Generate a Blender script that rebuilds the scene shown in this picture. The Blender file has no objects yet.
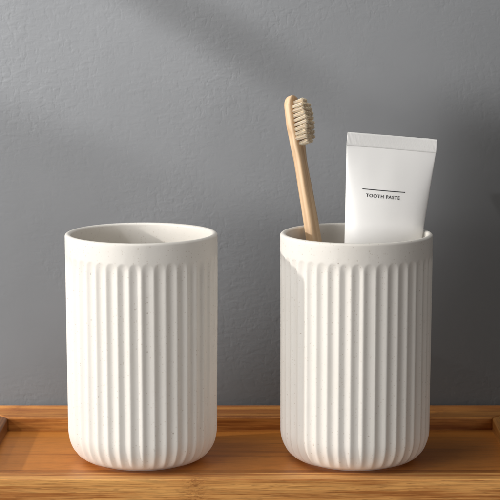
import bpy, bmesh, math, random
from mathutils import Vector, Matrix, noise
from math import sin, cos, pi, sqrt, radians, degrees

MM = 0.001
random.seed(11)
SC = bpy.context.scene
COL = SC.collection

# ------------------------------------------------------------------ helpers
def link_mesh(name, verts, faces, mat, parent=None, smooth=True):
    me = bpy.data.meshes.new(name)
    me.from_pydata([(v[0]*MM, v[1]*MM, v[2]*MM) for v in verts], [], faces)
    me.validate()
    bm = bmesh.new(); bm.from_mesh(me)
    bmesh.ops.recalc_face_normals(bm, faces=bm.faces)
    bm.to_mesh(me); bm.free()
    for p in me.polygons: p.use_smooth = smooth
    me.materials.append(mat)
    o = bpy.data.objects.new(name, me); COL.objects.link(o)
    if parent: o.parent = parent
    return o

def empty(name, label, cat, loc=(0, 0, 0), group=None):
    o = bpy.data.objects.new(name, None); COL.objects.link(o)
    o.empty_display_size = 0.02
    o.location = [c*MM for c in loc]
    o['label'] = label; o['category'] = cat
    if group: o['group'] = group
    return o

class G:                                   # small node-graph helper
    def __init__(s, name):
        s.m = bpy.data.materials.new(name); s.m.use_nodes = True
        s.t = s.m.node_tree; s.n = s.t.nodes; s.l = s.t.links
        s.b = s.n['Principled BSDF']
        s.co = s.n.new('ShaderNodeTexCoord').outputs['Object']
    def add(s, typ, **kw):
        n = s.n.new(typ)
        for k, v in kw.items():
            if k.startswith('i_'):
                key = k[2:]
                key = int(key) if key.isdigit() else key.replace('_', ' ')
                s.put(n.inputs[key], v)
            else: setattr(n, k, v)
        return n
    def put(s, sock, v):
        if isinstance(v, bpy.types.NodeSocket): s.l.new(v, sock)
        else: sock.default_value = v
    def math(s, op, a, b=0.0, clamp=False):
        n = s.n.new('ShaderNodeMath'); n.operation = op; n.use_clamp = clamp
        s.put(n.inputs[0], a); s.put(n.inputs[1], b); return n.outputs[0]
    def scale(s, vec, sc, loc=(0, 0, 0), rot=(0, 0, 0)):
        n = s.n.new('ShaderNodeMapping'); n.inputs['Scale'].default_value = sc
        n.inputs['Location'].default_value = loc; n.inputs['Rotation'].default_value = rot
        s.l.new(vec, n.inputs['Vector']); return n.outputs[0]
    def noise(s, vec, sc, detail=3, rough=.5, dist=0):
        n = s.n.new('ShaderNodeTexNoise'); s.l.new(vec, n.inputs['Vector'])
        n.inputs['Scale'].default_value = sc; n.inputs['Detail'].default_value = detail
        n.inputs['Roughness'].default_value = rough; n.inputs['Distortion'].default_value = dist
        return n.outputs['Fac']
    def ramp(s, fac, stops):
        n = s.n.new('ShaderNodeValToRGB'); e = n.color_ramp.elements
        while len(e) < len(stops): e.new(.5)
        for el, (p, c) in zip(e, stops):
            el.position = p; el.color = (c, c, c, 1) if not isinstance(c, tuple) else (*c, 1)
        s.l.new(fac, n.inputs['Fac']); return n.outputs['Color']
    def mix(s, fac, a, b, blend='MIX'):
        n = s.n.new('ShaderNodeMix'); n.data_type = 'RGBA'; n.blend_type = blend
        s.put(n.inputs['Factor'], fac)
        for k, v in (('A', a), ('B', b)):
            sock = [i for i in n.inputs if i.name == k and i.type == 'RGBA'][0]
            s.put(sock, (*v, 1) if isinstance(v, tuple) else v)
        return [o for o in n.outputs if o.type == 'RGBA'][0]
    def bump(s, height, dist, strength=1.0, normal=None):
        n = s.n.new('ShaderNodeBump'); n.inputs['Distance'].default_value = dist
        n.inputs['Strength'].default_value = strength; s.l.new(height, n.inputs['Height'])
        if normal: s.l.new(normal, n.inputs['Normal'])
        return n.outputs[0]
    def set(s, k, v): s.put(s.b.inputs[k], (*v, 1) if isinstance(v, tuple) else v)

# ------------------------------------------------------------------ materials
def mat_ceramic():
    g = G('speckled_ceramic')
    def specks(sc, thr, rad, off):
        vec = g.scale(g.co, (1, 1, 1), off)
        v = g.add('ShaderNodeTexVoronoi', i_Vector=vec, i_Scale=sc)
        sep = g.add('ShaderNodeSeparateColor', i_Color=v.outputs['Color'])
        keep = g.math('GREATER_THAN', sep.outputs[0], thr)
        size = g.math('MULTIPLY', sep.outputs[1], rad)
        dot = g.math('SUBTRACT', 1.0, g.math('DIVIDE', v.outputs['Distance'], size), True)
        dot = g.math('MULTIPLY', dot, 3.0, True)
        return g.math('MULTIPLY', g.math('MULTIPLY', dot, keep), g.math('ADD', g.math('MULTIPLY', sep.outputs[2], .7), .3))
    s1 = specks(900, .62, .42, (.3, .1, .7)); s2 = specks(330, .84, .19, (.9, .4, .2))
    mott = g.noise(g.co, 45, 3)
    base = g.mix(mott, (.800, .768, .715), (.850, .825, .782))
    c = g.mix(g.math('MULTIPLY', s1, .36), base, (.40, .31, .22))
    c = g.mix(g.math('MULTIPLY', s2, .50), c, (.28, .20, .14))
    g.set('Base Color', c)
    g.set('Roughness', g.math('ADD', g.math('MULTIPLY', mott, .16), .36))
    g.set('Specular IOR Level', .42)
    h = g.math('ADD', g.math('MULTIPLY', g.noise(g.co, 900, 2), .25), g.noise(g.co, 150, 2))
    n = g.bump(h, .00022, .55)
    n = g.bump(g.math('ADD', s2, s1), .00012, -.5, n)
    g.set('Normal', n)
    return g.m

def mat_bamboo(name, light, dark, strip=.021, seed=0.0, axis=1, rough=.34, shift=0.0):
    """grain along local X; `axis` is the local axis the laminated strips are counted on"""
    g = G(name)
    sep = g.add('ShaderNodeSeparateXYZ', i_0=g.co)
    # lamination strips
    q = g.math('DIVIDE', g.math('ADD', sep.outputs[axis], .5 + seed*.013), strip)
    idx = g.math('FLOOR', q); fr = g.math('FRACT', q)
    wn = g.add('ShaderNodeTexWhiteNoise', noise_dimensions='2D')
    comb = g.add('ShaderNodeCombineXYZ', i_0=idx, i_1=seed + .37)
    g.l.new(comb.outputs[0], wn.inputs['Vector'])
    tone = wn.outputs['Value']
    joint = g.math('LESS_THAN', g.math('ABSOLUTE', g.math('SUBTRACT', fr, .5)), .492)
    off = g.add('ShaderNodeCombineXYZ', i_0=g.math('MULTIPLY', tone, 3.1), i_1=seed, i_2=seed*.7)
    vec = g.add('ShaderNodeVectorMath', operation='ADD', i_0=g.co, i_1=off.outputs[0]).outputs[0]
    fib = g.noise(g.scale(vec, (34, 1500, 1500)), 1.0, 4, .62)
    fine = g.noise(g.scale(vec, (70, 3800, 3800)), 1.0, 2, .6)
    band = g.noise(g.scale(vec, (9, 240, 240)), 1.0, 3, .55, .3)
    blot = g.noise(g.scale(vec, (14, 60, 60)), 1.0, 3, .6)
    k = g.math('ADD', g.math('MULTIPLY', band, .62), g.math('MULTIPLY', fib, .56))
    k = g.math('ADD', k, g.math('MULTIPLY', g.math('SUBTRACT', tone, .5), .24))
    k = g.math('ADD', k, g.math('MULTIPLY', g.math('SUBTRACT', blot, .5), .22))
    mid = tuple((a*.62 + b*.38) for a, b in zip(light, dark))
    c = g.ramp(k, [(.41, dark), (.54, mid), (.68, light)])
    streak = g.ramp(fine, [(.36, 0.60), (.50, 1.0)])
    c = g.mix(.75, c, streak, 'MULTIPLY')
    fleck = g.ramp(g.noise(g.scale(vec, (120, 2400, 2400)), 1.0, 2, .5), [(.62, 0.0), (.70, 1.0)])
    c = g.mix(g.math('MULTIPLY', fleck, .55), c, tuple(x*.55 for x in dark))
    # growth nodes: irregular speckled cross bands, one per strip
    nx = g.math('ADD', g.math('ADD', sep.outputs[0], shift), g.math('MULTIPLY', tone, .41))
    nx = g.math('ADD', nx, g.math('MULTIPLY', g.noise(g.scale(vec, (60, 240, 240)), 1.0, 2), .012))
    nf = g.math('ABSOLUTE', g.math('SUBTRACT', g.math('FRACT', g.math('DIVIDE', nx, .23)), .5))
    node = g.math('SUBTRACT', 1.0, g.math('MULTIPLY', nf, 26.0), True)
    spk = g.ramp(g.noise(g.scale(vec, (420, 1500, 1500)), 1.0, 3, .7), [(.44, 0.0), (.60, 1.0)])
    c = g.mix(g.math('MULTIPLY', g.math('MULTIPLY', node, spk), .70), c, (dark[0]*.50, dark[1]*.42, dark[2]*.40))
    c = g.mix(g.math('MULTIPLY', g.math('SUBTRACT', 1.0, joint), .55), c, tuple(x*.45 for x in dark))
    g.set('Base Color', c)
    g.set('Roughness', g.math('ADD', g.math('MULTIPLY', fib, .22), rough - .08))
    g.set('Specular IOR Level', .32)
    n = g.bump(g.math('ADD', fib, g.math('MULTIPLY', fine, .6)), .00012, .5)
    g.set('Normal', n)
    return g.m

def mat_wall():
    g = G('grey_plaster')
    big = g.noise(g.co, 5.5, 4, .6)
    c = g.ramp(big, [(.3, (.101, .1030, .106)), (.7, (.123, .1252, .1285))])
    g.set('Base Color', c); g.set('Roughness', .82); g.set('Specular IOR Level', .25)
    v1 = g.scale(g.co, (190, 190, 430), (0, 0, 0), (0, radians(-32), 0))
    v2 = g.scale(g.co, (520, 520, 260), (3, 1, 0), (0, radians(-48), 0))
    strokes = g.ramp(g.noise(v1, 1.0, 3, .5, .5), [(.42, 0.0), (.68, 1.0)])
    pits = g.ramp(g.noise(v2, 1.0, 2, .5, .4), [(.30, 0.0), (.46, 1.0)])
    fine = g.noise(g.co, 620, 3, .6)
    h = g.math('ADD', g.math('MULTIPLY', strokes, .55), g.math('MULTIPLY', pits, .40))
    h = g.math('ADD', h, g.math('MULTIPLY', fine, .20))
    patch = g.ramp(g.noise(g.co, 16, 3), [(.38, .12), (.62, 1.0)])
    h = g.math('MULTIPLY', h, patch)
    h = g.math('ADD', h, g.math('MULTIPLY', g.noise(g.co, 34, 2), .9))
    g.set('Normal', g.bump(h, .00022, .5))
    return g.m

def mat_simple(name, col, rough, spec=.5, var=.0, sc=200, bump=0, bsc=400):
    g = G(name)
    f = g.noise(g.co, sc, 3)
    c = g.mix(f, tuple(x*(1-var) for x in col), tuple(min(1, x*(1+var)) for x in col))
    g.set('Base Color', c); g.set('Roughness', rough); g.set('Specular IOR Level', spec)
    if bump: g.set('Normal', g.bump(g.noise(g.co, bsc, 3), bump, .6))
    return g.m

def mat_brush_wood():
    g = G('pale_bamboo')
    f = g.noise(g.scale(g.co, (900, 900, 14)), 1.0, 4, .6)
    f2 = g.noise(g.scale(g.co, (260, 260, 6)), 1.0, 2, .5)
    k = g.math('ADD', g.math('MULTIPLY', f, .5), g.math('MULTIPLY', f2, .5))
    c = g.ramp(k, [(.36, (.60, .385, .215)), (.50, (.74, .52, .32)), (.64, (.82, .62, .42))])
    g.set('Base Color', c); g.set('Roughness', .52); g.set('Specular IOR Level', .35)
    g.set('Normal', g.bump(f, .00008, .5))
    return g.m

CERAMIC = mat_ceramic()
L, D = (.60, .325, .115), (.315, .130, .038)
FLOOR = mat_bamboo('bamboo_floor', (.60, .225, .043), (.265, .080, .016), .026, 1.3, 1, .32)
FRONT = mat_bamboo('bamboo_front', (.86, .445, .138), (.42, .150, .034), .030, 4.7, 1, .40, .065)
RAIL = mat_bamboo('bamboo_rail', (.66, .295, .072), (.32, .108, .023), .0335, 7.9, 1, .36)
SIDE_SHADED = mat_bamboo('shaded_bamboo_rail', (.30, .13, .045), (.15, .055, .020), .0335, 2.9, 1, .36)  # left rail only: its shade is put into a darker wood colour
WALL = mat_wall()
TABLE = mat_simple('dark_tabletop', (.16, .15, .14), .6, .3, .12, 30, .0002)
WOOD = mat_brush_wood()
BRISTLE = mat_simple('cream_nylon', (.97, .80, .555), .75, .15, .06, 700)
BRISTLE.node_tree.nodes['Principled BSDF'].inputs['Subsurface Weight'].default_value = .55
BRISTLE.node_tree.nodes['Principled BSDF'].inputs['Subsurface Radius'].default_value = (1.0, .7, .4)
BRISTLE.node_tree.nodes['Principled BSDF'].inputs['Subsurface Scale'].default_value = .0012
TUBE = mat_simple('white_tube_plastic', (.88, .88, .875), .34, .5, .012, 60, .00012, 130)
CRIMP = mat_simple('white_tube_seal', (.84, .84, .835), .36, .5, .03, 500)
INK = mat_simple('dark_grey_ink', (.045, .045, .048), .5, .4, .1, 900)

# ------------------------------------------------------------------ setting
def sheet(name, pts, mat):
    o = link_mesh(name, pts, [(0, 1, 2, 3)], mat, None, False)
    o['kind'] = 'structure'
    return o
WY = 91.0
sheet('wall', [(-1100, WY, -22), (1100, WY, -22), (1100, WY, 900), (-1100, WY, 900)], WALL)
sheet('tabletop', [(-1100, -700, -22), (1100, -700, -22), (1100, WY, -22), (-1100, WY, -22)], TABLE)

# ------------------------------------------------------------------ tray
def prism(name, plan, z0, z1, mat, parent, bev=.8, seg=3, rot=0.0):
    """plan polygon (mm, tray axes) extruded z0..z1; local axes turned by `rot` so the grain follows local X"""
    me = bpy.data.meshes.new(name); bm = bmesh.new()
    R = Matrix.Rotation(-rot, 4, 'Z')
    lo = [bm.verts.new((R @ Vector((x, y, z0)))*MM) for x, y in plan]
    hi = [bm.verts.new((R @ Vector((x, y, z1)))*MM) for x, y in plan]
    n = len(plan)
    bm.faces.new(lo[::-1]); bm.faces.new(hi)
    for i in range(n): bm.faces.new((lo[i], lo[(i+1) % n], hi[(i+1) % n], hi[i]))
    bmesh.ops.recalc_face_normals(bm, faces=bm.faces)
    if bev:
        bmesh.ops.bevel(bm, geom=list(bm.edges), offset=bev*MM, segments=seg, profile=.5, affect='EDGES')
    bm.to_mesh(me); bm.free()
    for p in me.polygons: p.use_smooth = False
    me.materials.append(mat)
    o = bpy.data.objects.new(name, me); COL.objects.link(o)
    o.parent = parent; o.rotation_euler = (0, 0, rot)
    return o

tray = empty('bamboo_tray', 'honey brown bamboo tray with raised rails under both ribbed tumblers', 'tray', (0, 0, 0))
XI, XO, YF, YJ, YB, YW = 130, 156, -41, -28, 59, 88
prism('base_panel', [(-XI-8, YJ+.12), (XI+8, YJ+.12), (XI+8, YB+6), (-XI-8, YB+6)], -10, 0, FLOOR, tray, .3, 2)
prism('front_rail', [(-XO, YF), (XO, YF), (XO, YJ), (-XO, YJ)], -21.5, .35, FRONT, tray, .9, 4)
prism('back_rail', [(-XI, YB), (XI, YB), (XO, YW), (-XO, YW)], -21.5, 7.0, RAIL, tray, .9, 4)
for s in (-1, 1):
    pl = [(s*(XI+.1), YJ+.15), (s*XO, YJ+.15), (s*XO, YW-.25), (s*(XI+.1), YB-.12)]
    sr = prism('side_rail', pl, -21.5, 7.0, SIDE_SHADED if s < 0 else RAIL, tray, 1.2, 5, radians(90))
    if s < 0: sr['label'] = 'side rail with shade painted into its brown'

# ------------------------------------------------------------------ fluted tumblers
RO, H, NF, WT = 38.0, 115.7, 40, 2.9
ZT, DEP, RB, BASE = 106.0, .98, 13.0, 25.0
def flute_depth(th, z, fade):
    u = ((th*NF/(2*pi)) % 1.0)*2 - 1
    a = 3.2
    w = 1.0
    if z > ZT: return 0.0
    if z > ZT - a: w = sqrt(max(0.0, 1 - ((z-(ZT-a))/a)**2))
    if w < .05: return 0.0
    u = u/w
    if abs(u) >= 1: return 0.0
    f = 1 - abs(u)**2.0
    e = .65
    f = (sqrt(f*f + e*e) - e)/(sqrt(1+e*e) - e)
    tp = min(1.0, (ZT - z)/7.0); tp = tp*(2-tp)
    return DEP*f*min(1, w*1.2)*fade*tp
def wob(th, z):                            # hand-thrown unevenness
    return .16*noise.noise(Vector((cos(th)*1.3, sin(th)*1.3, z*.018)))
def ring_mesh(profile, fl, nt):
    """profile: list of (r, z, fade, outer?) -> verts, faces"""
    vs, fs = [], []
    for (r, z, fade, outer) in profile:
        for i in range(nt):
            th = 2*pi*i/nt
            rr = r + wob(th, z)
            if outer and fl: rr -= flute_depth(th, z, fade)
            vs.append((rr*cos(th), rr*sin(th), z))
    for j in range(len(profile)-1):
        for i in range(nt):
            k = (i+1) % nt
            fs.append((j*nt+i, j*nt+k, (j+1)*nt+k, (j+1)*nt+i))
    return vs, fs
def taper(z): return RO - .45*max(0.0, 1 - z/95.0)
ZR = 107.5                                  # where the smooth rim band meets the fluted body
def cup_meshes():
    nt = NF*16
    prof = []
    # foot ring, underside first
    prof += [(BASE-4.0, 1.2, 0, True), (BASE-2.6, .55, 0, True), (BASE-1.6, .08, 0, True), (BASE-.6, .0, 0, True), (BASE+.3, .25, 0, True), (BASE+.6, .8, 0, True)]
    ns = 22
    for i in range(1, ns+1):
        a = (pi/2)*i/ns
        r = BASE + (taper(14)-BASE)*sin(a)**.92
        z = .9 + 15.5*(1-cos(a))
        if r < BASE + .7: r = BASE + .7
        fade = max(0.0, min(1.0, (degrees(a)-18)/40.0)); fade = fade*fade*(3-2*fade)
        prof.append((r, z, fade, True))
    z = prof[-1][1]
    while z < ZT-6.5:
        z += 3.2; prof.append((taper(z), z, 1, True))
    z0 = prof[-1][1]
    for i in range(1, 19):
        z = z0 + (ZT+.3-z0)*i/18; prof.append((taper(z), z, 1, True))
    prof.append((RO, ZR, 0, True))
    vs, fs = ring_mesh(prof, True, nt)
    # close underside
    c = len(vs); vs.append((0, 0, 1.6))
    fs += [(c, (i+1) % nt, i) for i in range(nt)]
    # inner wall of the body, from the joint with the rim down to the inside floor
    ip = [(RO-WT, ZR, 0, False)]
    for k in range(1, 14): ip.append((RO-WT-.45*(k/13), ZR-(ZR-20)*k/13, 0, False))
    for i in range(1, 13):
        a = (pi/2)*i/12
        ip.append((RO-WT-.45-12*(1-cos(a)), 20-14.5*sin(a), 0, False))
    v2, f2 = ring_mesh(ip, False, nt)
    off = len(vs); vs += v2; fs += [tuple(i+off for i in f) for f in f2]
    c = len(vs); vs.append((0, 0, 5.5)); lo = c-nt
    fs += [(c, lo+i, lo+(i+1) % nt) for i in range(nt)]
    # rim: smooth outer band, rounded lip, inner band (a slight overlap-free butt at ZR)
    rp = [(RO, ZR, 0, False), (RO, 109, 0, False), (RO, 111.2, 0, False), (RO-.02, 113.2, 0, False)]
    rl = 1.25
    for i in range(0, 13):
        a = pi*i/12
        rp.append((RO-WT/2 + (WT/2)*cos(a)*(1 if i else .995), H-rl+rl*sin(a), 0, False))
    rp += [(RO-WT, 110, 0, False), (RO-WT, ZR, 0, False)]
    rv, rf = ring_mesh(rp, False, nt)
    return (vs, fs), (rv, rf)
(bv, bf), (rv, rf) = cup_meshes()
cup = empty('ribbed_tumbler', 'empty off-white speckled ceramic tumbler with vertical flutes, nothing standing in it', 'tumbler', (-54.2, 0, 0.02), 'fluted ceramic tumblers on the tray')
cup.rotation_euler = (0, 0, radians(3))
link_mesh('fluted_body', bv, bf, CERAMIC, cup)
link_mesh('rim', rv, rf, CERAMIC, cup)
cup2 = cup.copy(); COL.objects.link(cup2)
CX = 53.0
cup2.location = (CX*MM, 0, .00002); cup2.rotation_euler = (0, 0, radians(101.5))
cup2['label'] = 'off-white speckled ceramic tumbler with vertical flutes holding the toothbrush and toothpaste tube'
for ch in cup.children:
    c = ch.copy(); COL.objects.link(c); c.parent = cup2

# ------------------------------------------------------------------ toothbrush
def frame(origin, z, front):
    z = Vector(z).normalized(); y = -Vector(front); y = (y - z*y.dot(z)).normalized(); x = y.cross(z)
    M = Matrix((x, y, z)).transposed().to_4x4(); M.translation = Vector(origin)*MM
    return M
def orient(o, M):
    o.matrix_world = M
    o.location = M.translation; o.rotation_euler = M.to_euler()

brush = empty('toothbrush', 'pale bamboo toothbrush with cream bristles leaning in the right tumbler', 'toothbrush')
p0 = Vector((CX-4.7, -14.2, 10.4)); p1 = Vector((CX-21.3, 19.0, 114))
al = radians(53)
orient(brush, frame(p0, p1-p0, (sin(al), -cos(al), 0)))
BL = 187.0
def interp(tab, s):
    for (s0, a), (s1, b) in zip(tab, tab[1:]):
        if s <= s1:
            t = (s-s0)/(s1-s0); t = t*t*(3-2*t); return a + (b-a)*t
    return tab[-1][1]
SH = 5.8
WID = [(0, 8.0), (30, 8.8), (90, 8.4), (129, 7.6), (146, 6.8), (157, 9.0), (166, 11.4), (175, 11.3), (181.2, 9.6)]
THK = [(0, 5.2), (60, 5.3), (110, 5.1), (144, 4.6), (159, 4.5), (181.2, 4.2)]
BOW = [(0, 0), (114, 0), (154, .5), (181.2, -.3)]
hs = [0, .2, .8, 1.8, 3, 5] + [5 + 4.0*i for i in range(1, 37)]
hs = [s for s in hs if s < 150] + [150 + 1.5*i for i in range(0, 19)] + [178.5, 180, 181.5, 183, 184.2, 185.2, 186, 186.5, 186.85, 187]
vs, fs = [], []
NS = 32
hs = [s if s < 40 else s - SH for s in hs]
for s in hs:
    w = interp(WID, s)/2; t = interp(THK, s)/2; y0 = interp(BOW, s)
    k = 1.0
    if s > 174.7: k = sqrt(max(.0, 1 - ((s-174.7)/6.5)**2))
    kb = 1.0
    if s < 3: kb = .55 + .45*sqrt(max(0, 1-((3-s)/3)**2))
    kt = 1.0
    if s > 178.2: kt = .5 + .5*sqrt(max(0, 1-((s-178.2)/3.0)**2))
    for i in range(NS):
        a = 2*pi*i/NS; n = 6.0
        cx, sy = cos(a), sin(a)
        f = (abs(cx)**n + abs(sy)**n)**(-1/n)
        vs.append((w*k*kb*f*cx, y0 + t*kb*kt*f*sy, s))
for j in range(len(hs)-1):
    for i in range(NS):
        q = (i+1) % NS; fs.append((j*NS+i, j*NS+q, (j+1)*NS+q, (j+1)*NS+i))
fs.append(tuple(range(NS))[::-1]); fs.append(tuple((len(hs)-1)*NS+i for i in range(NS)))
link_mesh('handle', vs, fs, WOOD, brush)

def tuft_mesh(seed, ln):
    rnd = random.Random(seed); vs, fs = [], []
    for j in range(95):
        r = .86*sqrt(rnd.random()); a = rnd.random()*2*pi
        bx, bz = r*cos(a), r*sin(a)
        sp = 1.0 + .10*rnd.random()
        tx = bx*sp + rnd.gauss(0, .20); tz = bz*sp + rnd.gauss(0, .17)
        l = ln*(1 + rnd.uniform(-.04, .04) - .10*(r/.9)**2); rad = .075
        b = len(vs)
        for (x, z, y, q) in ((bx, bz, .6, 1), ((bx+tx)/2, (bz+tz)/2, -l*.55, 1), (tx, tz, -l*.95, .95), (tx, tz, -l, .55)):
            for m in range(5): vs.append((x + rad*q*cos(m*2*pi/5), y, z + rad*q*sin(m*2*pi/5)))
        for lv in range(3):
            for m in range(5):
                n2 = (m+1) % 5; fs.append((b+lv*5+m, b+lv*5+n2, b+lv*5+5+n2, b+lv*5+5+m))
        fs.append(tuple(b+15+m for m in range(5)))
    return vs, fs
protos = []
ROWS, PITCH = 10, 2.36
for r in range(ROWS):
    cols = (-1.5, 0, 1.5) if r in (0, ROWS-1) else (-3.3, -1.1, 1.1, 3.3)
    for c in cols:
        s = 155.4 + PITCH*r
        y0 = interp(BOW, s) - interp(THK, s)/2
        if len(protos) < 5:
            o = link_mesh('bristle_tuft', *tuft_mesh(len(protos)+3, 7.3 + .25*((len(protos)) % 3)), BRISTLE, brush)
            protos.append(o)
        else:
            o = random.choice(protos).copy(); COL.objects.link(o); o.parent = brush
        o.location = (c*MM, y0*MM, s*MM)
        o.scale = (1.08, 1 - .20*abs((r - 4.5)/4.5)**2.2, 1.08)
        o.rotation_euler = (random.gauss(0, .015) - .03, 0, random.gauss(0, .018))

# ------------------------------------------------------------------ toothpaste tube
tube = empty('toothpaste_tube', 'white toothpaste tube standing crimped end up in the right tumbler', 'toothpaste')
t0 = Vector((CX+4.9, 2.5, 6.5)); t1 = Vector((CX+13.9, 7.0, 113))
orient(tube, frame(t0, t1-t0, (-.03, -1, 0)))
S0, S1, SC_ = 30.0, 150.8, 157.6            # shoulder, start of seal, top of seal
def tsec(s):
    t = max(0, min(1, (s-S0)/(S1-S0)))
    a = 14.3 + (22.4-14.3)*t**1.02
    b = 14.3*(1-t)**.86 + .55
    return a, b, t
def tsurf(x, s):                            # depth of the front surface at (x, s)
    a, b, t = tsec(s); n = 2.0 - .30*t
    u = min(1.0, abs(x)/a)
    return b*(1-u**n)**(1/n)
def dent(x, s, t):
    return   .75*noise.noise(Vector((x*.045, 3.1, s*.030)))*min(1, (1-t)*6)*t + .10*sin(x*.42+.7)*max(0, t-.72)/.28*min(1, (1-t)*9)
vs, fs = [], []
NX = 48
ss = [S0 + (S1-S0)*i/56 for i in range(57)]
for s in ss:
    a, b, t = tsec(s)
    for side in (-1, 1):
        for i in range(NX):
            ph = pi*i/NX
            x = -side*a*cos(ph)*-1
            y = side*tsurf(x, s)
            if side < 0: y -= dent(x, s, t)*(1-(x/a)**2)
            vs.append((x, y, s))
N2 = NX*2
# order: front half (-1) runs x from +a.. ; rebuild ring order by angle
for j in range(len(ss)):
    ring = vs[j*N2:(j+1)*N2]
    a, b, t = tsec(ss[j])
    front = sorted([v for v in ring[:NX]], key=lambda v: v[0]); back = sorted([v for v in ring[NX:]], key=lambda v: -v[0])
    vs[j*N2:(j+1)*N2] = front + back
# make the halves share true edge points
for j in range(len(ss)):
    a, b, t = tsec(ss[j]); s = ss[j]
    for i in range(NX):
        ph = pi*i/NX
        x = -a*cos(ph); vs[j*N2+i] = (x, -(tsurf(x, s) + (dent(x, s, t)*(1-(x/a)**2))), s)
        x = a*cos(ph); vs[j*N2+NX+i] = (x, tsurf(x, s), s)
for j in range(len(ss)-1):
    for i in range(N2):
        q = (i+1) % N2; fs.append((j*N2+i, j*N2+q, (j+1)*N2+q, (j+1)*N2+i))
# shoulder cone down into the cap, flat top under the seal
for (rad, z) in ((13.4, 28.6), (8.5, 25.5), (5.5, 25.0), (5.5, 18.0)):
    b0 = len(vs)
    if z == 28.6: prev = 0
    for i in range(N2):
        ph = pi*(i % NX)/NX; sg = -1 if i < NX else 1
        vs.append((sg*rad*cos(ph), sg*rad*sin(ph), z))
    for i in range(N2):
        q = (i+1) % N2; fs.append((prev+i, prev+q, b0+q, b0+i))
    prev = b0
tb = link_mesh('tube_body', vs, fs, TUBE, tube)

# crimped seal: thin flat strip with fine pressed ridges
vs, fs = [], []
nx, nz = 260, 9
aT = 22.45
for side in (-1, 1):
    for j in range(nz+1):
        s = S1 - .05 + (SC_-S1)*j/nz
        for i in range(nx+1):
            x = -aT + 2*aT*i/nx
            edge = min(1, (aT-abs(x))/.6)*min(1, j/1.0)*min(1, (nz-j)/1.0)
            y = side*(.50 + .048*edge*sin(x*2*pi/.62 + .5*noise.noise(Vector((x*.3, s*.5, 0)))))
            top = .16*noise.noise(Vector((x*.25, 7.7, 0)))*(j/nz)
            vs.append((x, y + .25*sin(x*.13)*(j/nz), s + top))
def gi(side, j, i): return (0 if side < 0 else (nz+1)*(nx+1)) + j*(nx+1) + i
for side in (-1, 1):
    for j in range(nz):
        for i in range(nx):
            fs.append((gi(side, j, i), gi(side, j, i+1), gi(side, j+1, i+1), gi(side, j+1, i)))
for i in range(nx):
    for j in (0, nz): fs.append((gi(-1, j, i), gi(-1, j, i+1), gi(1, j, i+1), gi(1, j, i)))
for j in range(nz):
    for i in (0, nx): fs.append((gi(-1, j, i), gi(-1, j+1, i), gi(1, j+1, i), gi(1, j, i)))
link_mesh('crimped_seal', vs, fs, CRIMP, tube, True)

# screw cap (stands on the cup floor)
vs, fs = [], []
nc = 96; rows = [(9.5, .0), (11.0, .5), (11.4, 1.5), (11.2, 21.5), (10.6, 22.6), (6.2, 23.0)]
for k, (r, z) in enumerate(rows):
    for i in range(nc):
        a = 2*pi*i/nc; rr = r - (.28 if 2 <= k <= 3 and i % 4 < 2 else 0)
        vs.append((rr*cos(a), rr*sin(a), z))
for j in range(len(rows)-1):
    for i in range(nc):
        q = (i+1) % nc; fs.append((j*nc+i, j*nc+q, (j+1)*nc+q, (j+1)*nc+i))
fs.append(tuple(range(nc)))
link_mesh('cap', vs, fs, TUBE, tube, False)

# printed lettering and rule, laid on the tube surface
def on_tube(x, s):
    a, b, t = tsec(s)
    return (x, -(tsurf(x, s) + dent(x, s, t)*(1-(x/a)**2)) - .10, s)
def printed_text(txt, cx, cs, width, ang):
    cu = bpy.data.curves.new('lettering', 'FONT'); cu.body = txt; cu.size = 1.0
    cu.align_x = 'CENTER'; cu.align_y = 'CENTER'; cu.space_character = 1.14; cu.offset = .020; cu.resolution_u = 5
    to = bpy.data.objects.new('lettering', cu); COL.objects.link(to)
    bpy.context.view_layer.update()
    me = bpy.data.meshes.new_from_object(to.evaluated_get(bpy.context.evaluated_depsgraph_get()))
    bpy.data.objects.remove(to); bpy.data.curves.remove(cu)
    xs = [v.co.x for v in me.vertices]; ys = [v.co.y for v in me.vertices]
    k = width/(max(xs)-min(xs)); mx = (max(xs)+min(xs))/2; my = (max(ys)+min(ys))/2
    for v in me.vertices:
        x0, y0 = (v.co.x-mx)*k, (v.co.y-my)*k
        x = cx + x0*cos(ang) - y0*sin(ang); s = cs + x0*sin(ang) + y0*cos(ang)
        v.co = Vector(on_tube(x, s))*MM
    me.name = 'lettering'; me.materials.clear(); me.materials.append(INK)
    o = bpy.data.objects.new('lettering', me); COL.objects.link(o); o.parent = tube
    return o
ANG = 0.0
printed_text('TOOTH PASTE', -2.2, SC_-30.6, 16.9, ANG)
vs, fs = [], []
for i in range(25):
    x = -2.0 - 10.7 + 21.4*i/24
    s = SC_-27.6
    vs += [on_tube(x, s-.22), on_tube(x, s+.22)]
    if i: fs.append((2*i-2, 2*i, 2*i+1, 2*i-1))
link_mesh('printed_rule', vs, fs, INK, tube)

# ------------------------------------------------------------------ camera
cam = bpy.data.cameras.new('camera'); co = bpy.data.objects.new('camera', cam); COL.objects.link(co)
co.location = (0, -.9594, .25336)
co.rotation_euler = (pi/2 - .151415, 0, 0)
cam.sensor_width = 36; cam.lens = 1944.5/500*36
cam.clip_start = .05; cam.clip_end = 20
cam.dof.use_dof = True; cam.dof.focus_distance = .955; cam.dof.aperture_fstop = 22
SC.camera = co

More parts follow.
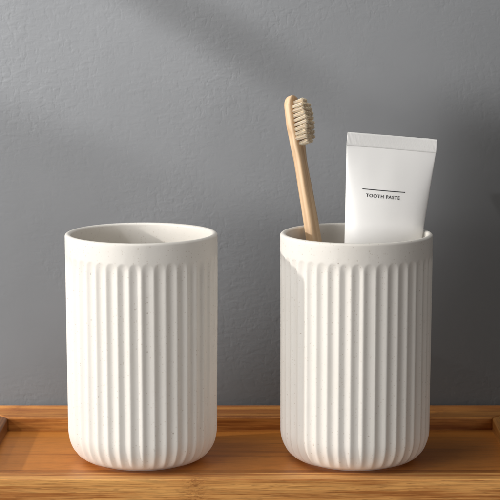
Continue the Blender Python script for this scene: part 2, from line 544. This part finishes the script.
# ------------------------------------------------------------------ light
def aim(o, target): o.rotation_euler = (Vector(target)*MM - o.location).to_track_quat('-Z', 'Y').to_euler()
def spot(name, loc, target, power, size, angle, blend, col):
    l = bpy.data.lights.new(name, 'SPOT'); l.energy = power; l.shadow_soft_size = size
    l.spot_size = radians(angle); l.spot_blend = blend; l.color = col
    o = bpy.data.objects.new(name, l); COL.objects.link(o); o.location = [c*MM for c in loc]; aim(o, target); return o
def area(name, loc, target, power, sx, sy, col, spread=180):
    l = bpy.data.lights.new(name, 'AREA'); l.energy = power; l.shape = 'RECTANGLE'; l.size = sx*MM; l.size_y = sy*MM
    l.color = col; l.spread = radians(spread)
    o = bpy.data.objects.new(name, l); COL.objects.link(o); o.location = [c*MM for c in loc]; aim(o, target); return o

# key: low hard light from the left
spot('key_lamp', (-1300, -225, 460), (20, 0, 50), 44, .020, 60, .6, (1.0, .955, .89))
# front-left light, low: throws the tumblers' shadows onto the wall to their right
area('soft_lamp', (-760, -720, 180), (-60, 20, 80), 6.0, 650, 300, (1.0, .985, .965))
# added weak fill from the front right, lifts the tumblers' shaded sides
area('right_fill', (560, -1000, 170), (10, 0, 70), 1.8, 400, 400, (1.0, .95, .91))
# added overhead fill, unseen, to brighten the tumbler interiors
area('overhead_fill', (-280, -160, 950), (-50, 0, 60), 3.3, 420, 420, (1.0, .97, .92))
# added projector raking the wall from upper left; gobo shapes diagonal streaks and fade
wl = spot('wall_projector', (-900, -360, 640), (-40, WY, 110), 215, .006, 50, .5, (.99, .993, 1.0))
def gobo(lamp, loc):
    lamp.use_nodes = True
    t = lamp.node_tree; n = t.nodes; lk = t.links
    em = n['Emission']
    def M(op, a, b=0.0, c=0.0, clamp=False):
        q = n.new('ShaderNodeMath'); q.operation = op; q.use_clamp = clamp
        for k, v in enumerate((a, b, c)):
            if isinstance(v, bpy.types.NodeSocket): lk.new(v, q.inputs[k])
            else: q.inputs[k].default_value = v
        return q.outputs[0]
    def smooth(v, a, b):
        q = n.new('ShaderNodeMapRange'); q.interpolation_type = 'SMOOTHSTEP'
        lk.new(v, q.inputs['Value']); q.inputs['From Min'].default_value = a; q.inputs['From Max'].default_value = b
        return q.outputs['Result']
    geo = n.new('ShaderNodeNewGeometry')
    sp = n.new('ShaderNodeSeparateXYZ'); lk.new(geo.outputs['Incoming'], sp.inputs[0])
    dy = M('MAXIMUM', sp.outputs[1], .02)
    k = (WY - loc[1])                                   # mm from lamp to the wall plane
    x = M('MULTIPLY_ADD', M('DIVIDE', sp.outputs[0], dy), k, loc[0])     # mm on the wall
    z = M('MULTIPLY_ADD', M('DIVIDE', sp.outputs[2], dy), k, loc[2])
    u = M('ADD', x, 135.0); v = M('SUBTRACT', 227.0, z)  # from the upper left of the lit patch
    d1 = M('MULTIPLY_ADD', u, -.62, v)
    band = smooth(d1, -84, -62)
    up = smooth(d1, -54, -34)                           # 1 below the dark band
    dark1 = M('MULTIPLY', band, M('SUBTRACT', 1.0, up))
    dark1 = M('MULTIPLY', dark1, M('SUBTRACT', 1.0, M('MULTIPLY', smooth(u, 120, 215), .75)))
    d2 = M('MULTIPLY_ADD', u, -.40, v)
    dark2 = M('MULTIPLY', smooth(d2, 40, 66), M('SUBTRACT', 1.0, M('MULTIPLY', smooth(u, 20, 110), .6)))
    e = M('ADD', M('MULTIPLY', u, .55), M('MULTIPLY', v, .85))
    g = M('SUBTRACT', 1.0, M('MULTIPLY', smooth(e, 10, 160), .22))
    g = M('SUBTRACT', g, M('MULTIPLY', smooth(e, 140, 300), .745))
    g = M('MULTIPLY', g, M('SUBTRACT', 1.0, M('MULTIPLY', dark1, .38)))
    g = M('MULTIPLY', g, M('SUBTRACT', 1.0, M('MULTIPLY', dark2, .28)), 0, True)
    side = M('MULTIPLY', smooth(u, 205, 262), smooth(v, 35, 75))
    g = M('MULTIPLY', g, M('SUBTRACT', 1.0, M('MULTIPLY', side, .72)))
    lk.new(g, em.inputs['Strength'])
gobo(wl.data, (-900, -360, 640))

w = bpy.data.worlds.new('World'); SC.world = w; w.use_nodes = True
bg = w.node_tree.nodes['Background']; bg.inputs['Color'].default_value = (.92, .95, 1, 1); bg.inputs["Strength"].default_value = .025

SC.view_settings.view_transform = 'Standard'; SC.view_settings.look = 'None'
SC.view_settings.exposure = 0; SC.view_settings.gamma = 1
SC.render.engine = 'CYCLES'
SC.cycles.use_denoising = True
SC.cycles.max_bounces = 10; SC.cycles.diffuse_bounces = 8
